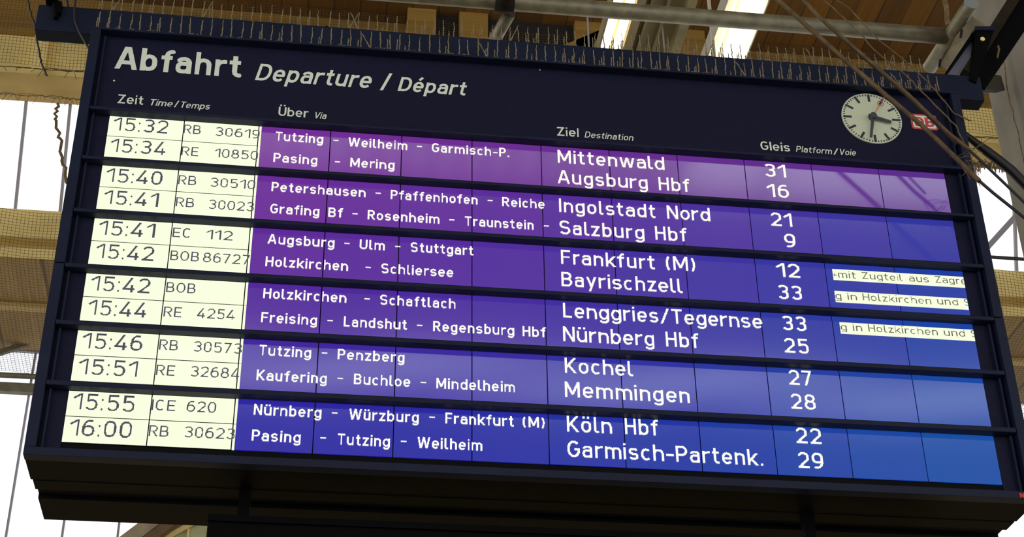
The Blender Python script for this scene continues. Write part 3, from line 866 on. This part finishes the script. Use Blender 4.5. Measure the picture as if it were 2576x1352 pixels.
VIA = [[('Tutzing', (692.5, 354.2), (812, 362.8)), (845, 354.5), ('Weilheim', (876.3, 369.0), (1024.4, 379.0)), (1055, 369.8), ('Garmisch-P.', (1086, 382.8), (1280.8, 396.8))],
       [('Pasing', (687.2, 408.5), (798, 415.4)), (849, 408.5), ('Mering', (880.6, 420.8), (992.1, 427.8))],
       [('Petershausen', (682.4, 482.2), (918.8, 497.1)), (951.2, 487.4), ('Pfaffenhofen', (982.5, 502), (1201.5, 515.9)), (1232.8, 505.8), ('Reiche', (1263.1, 519.7), (1369.9, 526.7))],
       [('Grafing', (679.3, 536.7), (802.7, 545.4)), ('Bf', (825.3, 546.5), (861.5, 548.9)), (893.1, 539.2), ('Rosenheim', (924.4, 552.7), (1104.9, 564.6)), (1136.5, 554.5), ('Traunstein', (1169.2, 568.4), (1342.4, 579.5)), (1374.4, 569.8)],
       [('Augsburg', (673, 613.6), (840.6, 624.7)), (872.9, 613.6), ('Ulm', (904.2, 627.2), (967.9, 631.7)), (1000.6, 621.6), ('Stuttgart', (1032.9, 634.5), (1190.4, 644.2))],
       [('Holzkirchen', (667.1, 671), (874.7, 682.8)), (926.1, 674.1), ('Schliersee', (958.8, 688.3), (1140, 698.8))],
       [('Holzkirchen', (661.5, 751.6), (870.5, 762.8)), (923.4, 753.4), ('Schaftlach', (955.7, 768), (1145.9, 777.7))],
       [('Freising', (656.3, 811.4), (797.1, 820.1)), (830.5, 808), ('Landshut', (864.3, 822.9), (1023.2, 830.9)), (1055.5, 820.1), ('Regensburg', (1089.2, 834.4), (1293, 845.5)), ('Hbf', (1314.6, 847.2), (1372.6, 850))],
       [('Tutzing', (651.5, 894.8), (781.5, 902)), (816.4, 889.8), ('Penzberg', (848.9, 905.1), (1017.1, 914.2))],
       [('Kaufering', (644.7, 957.5), (821.6, 967.3)), (855.8, 953.6), ('Buchloe', (889.7, 968.3), (1031.8, 974.9)), (1064.9, 963.8), ('Mindelheim', (1097.4, 979.0), (1295.3, 988.0))],
       [('Nürnberg', (637.7, 1044.7), (807.7, 1053.1)), (841.9, 1040.6), ('Würzburg', (878.2, 1057), (1053.1, 1065)), (1086.9, 1051.4), ('Frankfurt', (1120.1, 1067.4), (1291.8, 1074.1)), ('(M)', (1314.9, 1076.2), (1369.7, 1077.9))],
       [('Pasing', (632.5, 1109.7), (756, 1116)), (812.9, 1103.4), ('Tutzing', (848.9, 1119.8), (979.8, 1126.1)), (1015.4, 1112.1), ('Weilheim', (1050.3, 1128.4), (1213.3, 1135.7))]]
DEST = [[('Mittenwald', (1403.1, 411.8), (1671.1, 427.6))], [('Augsburg', (1403.2, 462.3), (1630, 476.9)), ('Hbf', (1657.8, 479.4), (1735, 484.2))],
        [('Ingolstadt', (1406.7, 534.3), (1649.1, 550)), ('Nord', (1678.6, 551.7), (1786.4, 557.6))],
        [('Salzburg', (1408.1, 589.3), (1621.3, 603.9)), ('Hbf', (1649.1, 604.9), (1728, 608.4))],
        [('Frankfurt', (1411.6, 665.4), (1647.3, 678.6)), ('(M)', (1676.2, 679.7), (1748.9, 683.8))],
        [('Bayrischzell', (1412.6, 721.4), (1716.9, 738.4))], [('Lenggries/Tegernse', (1416.8, 800.3), (1917.9, 827.4))],
        [('Nürnberg', (1416.8, 859.4), (1646.6, 872.3)), ('Hbf', (1675.9, 873.3), (1757.9, 876.8))],
        [('Kochel', (1421, 940), (1592, 947.4))], [('Memmingen', (1421.3, 1000.4), (1736.1, 1015.4))],
        [('Köln', (1426.5, 1087.7), (1538.9, 1092.2)), ('Hbf', (1572.8, 1093.6), (1655.9, 1097.5))],
        [('Garmisch-Partenk.', (1427.9, 1150.5), (1919.4, 1173.2))]]
PLAT = [('31', (1924.6, 445.0), (1977.9, 448)), ('16', (1931.5, 496), (1985.4, 499.5)), ('21', (1940.2, 569.1), (1993.4, 571.5)), ('9', (1974.9, 623), (2002.7, 624)),
        ('12', (1955.8, 697.7), (2013.2, 700.2)), ('33', (1958.6, 753.4), (2018.4, 755.8)), ('33', (1969, 831.6), (2029.5, 834.4)), ('25', (1974.2, 888.3), (2035.8, 891.1)),
        ('27', (1985.7, 969.7), (2044, 971.4)), ('28', (1991, 1030.1), (2053.1, 1032.2)), ('22', (2003.9, 1116.3), (2067.8, 1118.7)), ('29', (2009.1, 1178.4), (2073, 1180.9))]
YT = -0.0035
for k in range(12):
    Lettering(YT).word(*TIMES[k], 0.0665, 0.105, 24, 0.17).build('time_text', M['lcd_ink'], board)
    for n_, wd in enumerate(TRAINS[k]):
        Lettering(YT).word(*wd, 0.0445, 0.105, 18, 0.16).build(('train_class_text', 'train_number_text')[n_], M['lcd_ink'], board)
    for wd in VIA[k]:
        if isinstance(wd[0], str):
            Lettering(YT).word(*wd, 0.0455, 0.138, 20, 0.16).build('via_text', M['lcd_text'], board)
        else:
            Lettering(YT).dash(wd, 0.0215, 0.0048).build('via_dash', M['lcd_text'], board)
    for wd in DEST[k]:
        Lettering(YT).word(*wd, 0.0675, 0.124, 24, 0.15).build('destination_text', M['lcd_text'], board)
    Lettering(YT).word(*PLAT[k], 0.067, 0.124, 24, 0.15).build('platform_text', M['lcd_text'], board)

TICK = [(((2094.2, 678.6), (2426.2, 697.7), (2095.9, 705.4), (2429.7, 724.9)),
         [('+', (2093, 700.0), (2106, 700.7)), ('mit', (2108.8, 700.3), (2152.3, 703)), ('Zugteil', (2168.9, 703.6), (2270.5, 708.9)), ('aus', (2287.2, 709.9), (2336.5, 712.3)), ('Zagre', (2352.9, 713.4), (2431, 717.2))]),
        (((2099.4, 733.5), (2432.5, 752.5), (2101.8, 761), (2435.6, 780.5)),
         [('g', (2101.8, 754.1), (2116.8, 755.1)), ('in', (2132.4, 756.2), (2155.7, 757.2)), ('Holzkirchen', (2170.7, 758.2), (2342.5, 766.6)), ('und', (2358.1, 767.3), (2410.6, 770.1)), ('S', (2426.3, 770.8), (2443, 771.6))]),
        (((2112.3, 811.8), (2449.5, 831.5), (2114, 839.6), (2453, 860.1)),
         [('g', (2115.1, 832.6), (2130.4, 833.7)), ('in', (2146, 834), (2168.9, 835.4)), ('Holzkirchen', (2184.6, 836.1), (2359.2, 845.5)), ('und', (2374.8, 846.2), (2428, 849)), ('S', (2443.3, 849.8), (2460, 850.6))])]
for cs, words in TICK:
    P_ = [at(x, y, 0) for x, y in cs]
    x0 = (P_[0][0] + P_[2][0]) / 2; x1 = min(1.797, (P_[1][0] + P_[3][0]) / 2)
    z1 = (P_[0][2] + P_[1][2]) / 2; z0 = (P_[2][2] + P_[3][2]) / 2
    tk = MB().box(x0, x1, -0.003, -0.0012, z0, z1).build('ticker_strip', M['lcd_white'], board)
    for wd in words:
        Lettering(-0.0042).word(*wd, 0.0335, 0.10, 18, 0.17, clip_u=(x0, x1)).build('ticker_text', M['tick_ink'], tk)

# maker's lettering on the bottom frame
L = Lettering(YF - 0.0015)
L.word('NE', (2566, 1253), (2590, 1254.5), 0.020, 0.24, 30, 0.16, yref=YF)
L.build('maker_lettering', M['maker_red'], board)

# ------------------------------------------------------------------ clock on the header
CX, CZ, CR = 1.505, 6.076, 0.1385


def disc(mb, cx, cz, rad, y0, y1, n=64):
    poly = [(cx + rad * math.cos(2 * math.pi * i / n), y0, cz + rad * math.sin(2 * math.pi * i / n)) for i in range(n)]
    return mb.prism(poly, (0, y1 - y0, 0))


def hand_poly(mb, ang, r0, r1, w0, w1, y0, y1):
    """ang in degrees clockwise from 12"""
    a = math.radians(ang); dx, dz = math.sin(a), math.cos(a); nx, nz = dz, -dx
    poly = [(CX + dx * r0 + nx * w0 / 2, y0, CZ + dz * r0 + nz * w0 / 2), (CX + dx * r1 + nx * w1 / 2, y0, CZ + dz * r1 + nz * w1 / 2),
            (CX + dx * r1 - nx * w1 / 2, y0, CZ + dz * r1 - nz * w1 / 2), (CX + dx * r0 - nx * w0 / 2, y0, CZ + dz * r0 - nz * w0 / 2)]
    return mb.prism(poly, (0, y1 - y0, 0))


clock = disc(MB(), CX, CZ, CR, -0.006, 0.0).build('clock', M['dial'], board)
clock['label'] = 'round white station clock reading 15:32'
mb = MB()
for k in range(60):
    if k % 5: hand_poly(mb, k * 6, CR * 0.895, CR * 0.955, 0.0042, 0.0042, -0.0075, -0.006)
mb.build('minute_track', M['mark'], clock)
for k in range(12):
    hand_poly(MB(), k * 30, CR * 0.675, CR * 0.955, 0.0105, 0.0105, -0.0076, -0.006).build('hour_mark', M['mark'], clock)
hand_poly(MB(), 106, -0.02, CR * 0.62, 0.019, 0.015, -0.020, -0.017).build('hour_hand', M['hand'], clock)
hand_poly(MB(), 192, -0.02, CR * 0.88, 0.015, 0.011, -0.024, -0.021).build('minute_hand', M['hand'], clock)
mb = MB()
hand_poly(mb, 31, -0.02, CR * 0.50, 0.0035, 0.0035, -0.0275, -0.026)
hand_poly(mb, 31, CR * 0.69, CR * 0.93, 0.0035, 0.0035, -0.0275, -0.026)
a = math.radians(31); rc = CR * 0.595
n = 28
for i in range(n):
    q0 = 2 * math.pi * i / n; q1 = 2 * math.pi * (i + 1) / n
    cx = CX + math.sin(a) * rc; cz = CZ + math.cos(a) * rc
    mb.prism([(cx + rr * math.cos(q), -0.0275, cz + rr * math.sin(q)) for rr, q in ((0.0115, q0), (0.0115, q1), (0.0150, q1), (0.0150, q0))], (0, 0.0015, 0))
mb.build('second_hand', M['red'], clock)
disc(MB(), CX, CZ, 0.0150, -0.032, -0.006, 24).build('hub', M['hand'], clock)

# ------------------------------------------------------------------ emblem
ex0, ex1, ez0, ez1 = 1.688, 1.811, 6.036, 6.121


def rrect(x0, x1, z0, z1, rad, y, n=6):
    pts = []
    for cx, cz, a0 in ((x1 - rad, z1 - rad, 0), (x0 + rad, z1 - rad, 90), (x0 + rad, z0 + rad, 180), (x1 - rad, z0 + rad, 270)):
        for i in range(n + 1):
            a = math.radians(a0 + 90 * i / n)
            pts.append((cx + rad * math.cos(a), y, cz + rad * math.sin(a)))
    return pts


em = MB().prism(rrect(ex0, ex1, ez0, ez1, 0.014, -0.003), (0, 0.003, 0)).build('emblem', M['logo_red'], board)
em['label'] = 'small red and white emblem with two letters right of the clock'
MB().prism(rrect(ex0 + 0.0085, ex1 - 0.0085, ez0 + 0.0085, ez1 - 0.0085, 0.007, -0.0038), (0, 0.0008, 0)).build('emblem_field', M['logo_white'], em)
L = Lettering(-0.0046)
nat, qd = text_quads('DB', 0.19, 48, 0.10, False)
cap = 0.052; kx = 0.090 / nat
for x0, x1, y0, y1 in qd:
    n = len(L.mb.v)
    L.mb.v += [(ex0 + 0.0165 + x * kx, L.y, ez0 + 0.0165 + y * cap) for x, y in ((x0, y0), (x1, y0), (x1, y1), (x0, y1))]
    L.mb.f.append((n, n + 1, n + 2, n + 3))
L.build('emblem_letters', M['logo_red'], em)
q = at(287, 203.5, 0)
disc(MB(), q[0], q[2], 0.004, -0.002, 0.0, 10).build('screw', M['letter'], board)
q = at(1358, 176.5, 0)
disc(MB(), q[0], q[2], 0.003, -0.002, 0.0, 10).build('screw', M['letter'], board)

# ------------------------------------------------------------------ box hung below the board
sb = thing('lower_sign_box', (0.2, 0.35, 3.8), 'black box hung on two short posts under the departure board', 'sign box')
MB().box(-1.255, 1.62, 0.125, 0.50, 3.70, 4.10).build('box', M['black'], sb, bevel=0.006)
MB().box(-1.255, 1.62, 0.112, 0.125, 4.075, 4.10).build('front_lip', M['black'], sb)
for x in (-1.13, 1.06):
    MB().box(x - 0.022, x + 0.022, 0.18, 0.23, 4.10, ZB).build('post', M['black'], sb)
    MB().box(x - 0.06, x + 0.06, 0.15, 0.25, 4.10, 4.115).build('post_flange', M['black'], sb)

# ------------------------------------------------------------------ bird spikes


def spike_mesh(hh, seed, wob=0.003, lean=0.0, th=0.0026):
    rr = random.Random(seed)
    pts, rad = [], []
    n = 9
    for i in range(n + 1):
        t = i / n
        pts.append((lean * t * hh + rr.uniform(-wob, wob) * 0.6, rr.uniform(-wob, wob) * 0.5, t * hh))
        rad.append(th * rr.uniform(0.65, 1.5) * (1.15 - 0.5 * t))
    mb = MB().tube(pts, rad, 5)
    me = bpy.data.meshes.new('spike')
    me.from_pydata(mb.v, [], mb.f); me.update()
    me.materials.append(M['dust'])
    return me


TALL = [spike_mesh(0.100, s) for s in range(6)]
MID = [spike_mesh(0.060, 20 + s, 0.0022, 0.02) for s in range(4)]
SHORT = [spike_mesh(0.035, 40 + s, 0.002, -0.03) for s in range(3)]
BENT = [spike_mesh(0.105, 60, 0.003, 0.42), spike_mesh(0.085, 61, 0.003, -0.5)]
ORD = ['first', 'second', 'third', 'fourth', 'fifth', 'sixth', 'seventh', 'eighth']
STEP = 0.0428


def strip(x0, n, y, z, k, where, group, scale):
    wid = n * STEP
    label = {0: 'dusty bird spike strip at the left end of ' + where, 7: 'dusty bird spike strip at the right end of ' + where}.get(
        k, '%s dusty bird spike strip from the left on %s' % (ORD[k], where))
    t = thing('bird_spike_strip', (x0 + wid / 2, y, z), label, 'bird spikes', group)
    mb = MB().box(x0 + 0.004, x0 + wid - 0.004, y - 0.003, y + 0.012, z, z + 0.0022)
    rr = random.Random(k * 7 + int(y * 1000))
    for _ in range(10):
        xx = rr.uniform(x0 + 0.01, x0 + wid - 0.03); ww = rr.uniform(0.004, 0.02)
        mb.box(xx, xx + ww, y - 0.008, y + 0.002, z, z + rr.uniform(0.003, 0.006))
    mb.build('base_strip', M['spikebase'], t)

    def put(me, x, sc, dy=0.0):
        o = bpy.data.objects.new('spike', me)
        COL.objects.link(o)
        o.parent = t
        o.location = (x - t.location.x, dy, 0.0015)
        o.scale = (1, 1, sc)
        o.rotation_euler = (rr.uniform(-.05, .05), rr.uniform(-.05, .05), rr.uniform(0, 0.6))

    for i in range(n):
        x = x0 + (i + 0.5) * STEP + rr.uniform(-.004, .004)
        put(rr.choice(TALL), x, scale * rr.uniform(0.9, 1.08))
        f = (x + 1.9) / 3.8
        if rr.random() < 0.25 + 0.75 * max(0, f - 0.15):
            put(rr.choice(MID), x - 0.010 + rr.uniform(-.003, .003), scale * rr.uniform(0.75, 1.1), 0.002)
        if rr.random() < max(0, f - 0.3) * 1.1:
            put(rr.choice(SHORT), x - 0.019 + rr.uniform(-.003, .003), scale * rr.uniform(0.8, 1.2), 0.003)
        if rr.random() < 0.09:
            put(rr.choice(BENT), x, scale, -0.001)
    return t


for k in range(8):
    strip(-1.915 + k * STEP * 11, 11, -0.036, ZT, k, 'the top edge of the board', 'bird spike strips on the board top', 0.95)
for k in range(8):
    strip(-1.93 + k * STEP * 11, 11, BY0 + 0.012, BZ1, k, 'top of the blue beam', 'bird spike strips on the blue beam', 0.98)


# ------------------------------------------------------------------ cables and strings
def cable(points, Y, rad, name, m, label=None, cat='cable', ext=0.35, jitter=0.0, seg=10, parent=None, ext_end=None):
    P_ = [at(x, y, (Y if not isinstance(Y, (list, tuple)) else Y[i])) for i, (x, y) in enumerate(points)]
    ee = ext if ext_end is None else ext_end
    P_ = [P_[0] + (P_[0] - P_[1]) / np.linalg.norm(P_[0] - P_[1]) * ext] + P_ + [P_[-1] + (P_[-1] - P_[-2]) / np.linalg.norm(P_[-1] - P_[-2]) * ee]
    P_ = [p for i, p in enumerate(P_) if i == 0 or np.linalg.norm(p - P_[i - 1]) > 1e-6]
    out = []
    for i in range(len(P_) - 1):
        for t in np.linspace(0, 1, 7)[:-1]:
            out.append(P_[i] + (P_[i + 1] - P_[i]) * t)
    out.append(P_[-1])
    if jitter:
        out = [q + np.array([rnd.uniform(-jitter, jitter) for _ in range(3)]) for q in out]
    if callable(rad):
        rad = [rad(i / (len(out) - 1)) for i in range(len(out))]
    o = MB().tube([tuple(q) for q in out], rad, seg).build(name, m, parent, smooth=True)
    return tag(o, label, cat if label else None)


lc = thing('overhead_cable', tuple(at(2440, 432, -0.30)), 'lower of the two thick brown cables crossing the clock side of the board', 'cable')
cable([(1957, 0), (2002, 40), (2122, 148), (2222, 234), (2322, 318), (2440, 432), (2464, 456)], -0.30, 0.0105, 'sheath', M['cable'], ext=4.0, ext_end=0.0, parent=lc)
cable([(2464, 456), (2500, 487), (2554, 530), (2576, 548)], -0.30, 0.0068, 'core', M['blackcable'], ext=0.0, ext_end=3.0, parent=lc)
uc = thing('overhead_cable', tuple(at(2440, 378, -0.22)), 'upper of the two thick brown cables, passing beside the red and white emblem', 'cable')
cable([(2022, 0), (2061, 43), (2187, 153), (2287, 240), (2387, 336), (2440, 378)], -0.22, 0.0085, 'sheath', M['cable'], ext=4.0, ext_end=0.0, parent=uc)
cable([(2438, 378), (2458, 396), (2520, 455), (2576, 509)], -0.22, 0.0062, 'core', M['blackcable'], ext=0.0, ext_end=3.0, parent=uc)
cable([(2029, 9), (2064, 49), (2190, 161), (2290, 249), (2385, 343)], -0.19, 0.0055, 'overhead_cable', M['blackcable'], 'black cable strapped right under the upper brown cable', ext=4.0, ext_end=0.05)
cable([(2074, 0), (2140, 60), (2207, 133), (2287, 197), (2337, 250), (2404, 316), (2428, 365)], -0.10, 0.0032, 'dusty_string', M['string'],
      'dusty string just above the upper brown cable', 'string', 3.0, 0.003, 6, ext_end=0.1)
cable([(2104, 0), (2136, 20), (2207, 97), (2287, 160), (2354, 227), (2397, 283), (2425, 297)], -0.055, 0.0030, 'dusty_string', M['string'],
      'topmost dusty string, ending near the top right corner of the board', 'string', 3.0, 0.003, 6, ext_end=0.03)
cable([(2432, 342), (2470, 372), (2510, 402), (2545, 430), (2576, 462)], 0.25, lambda t: 0.010 + 0.014 * min(1.0, 2.5 * t), 'cable_bundle', M['blackcable'],
      'thick black cable bundle coming from behind the board to the right', ext=0.5, ext_end=2.2)
# tangle of loose ends at the crossing
mb = MB(); rr = random.Random(5)
for k in range(16):
    q = at(2440 + rr.uniform(-22, 22), 405 + rr.uniform(-30, 30), -0.2)
    a = np.array([rr.uniform(-.05, .05), rr.uniform(-.03, .03), rr.uniform(-.05, .05)])
    b = np.array([rr.uniform(-.05, .05), rr.uniform(-.03, .03), rr.uniform(-.05, .05)])
    mb.tube([tuple(q - a), tuple(q + b * 0.4), tuple(q + a + b * 0.5)], 0.0016, 4)
tag(mb.build('tangled_twine', M['string']), 'tangle of frayed twine where the cables cross at the right frame edge', 'twine')
# string down the column
cable([(2520, 112), (2535, 230), (2560, 330), (2576, 410)], 1.17, 0.004, 'dusty_string', M['string'], 'pale string hanging down the face of the grey column', 'string', 0.0, 0.003, 6)
cable([(2510, 115), (2514, 125), (2509, 145)], 0.06, 0.005, 'rope_end', M['string'], 'short rope end hooked on the black channel', 'rope', 0.0, 0.002, 6)
# left side
cable([(66, -20), (70, 5), (87, 60), (100, 143), (106, 165), (118, 190)], 2.2, 0.006, 'hanging_wire', M['blackcable'], 'thin dark wire hanging left of the blue beam end', 'wire', 0.0, 0.004, 6)
cable([(146, 262), (140, 300), (150, 350), (158, 400), (168, 445), (172, 480)], 8.9, 0.016, 'frayed_string', M['string'], 'frayed string hanging in front of the left clerestory window', 'string', 0.0, 0.02, 6)
cable([(192, -15), (187, 25), (188, 52), (199, 80), (214, 106)], 0.02, 0.0052, 'black_cord', M['blackcable'], 'black cord looping down over the left end of the blue beam', 'cord', 0.1)
cable([(165, -15), (170, 12)], 0.12, 0.006, 'black_cord', M['blackcable'], 'short black cord rising behind the hanger at the left end of the beam', 'cord', 0.03)
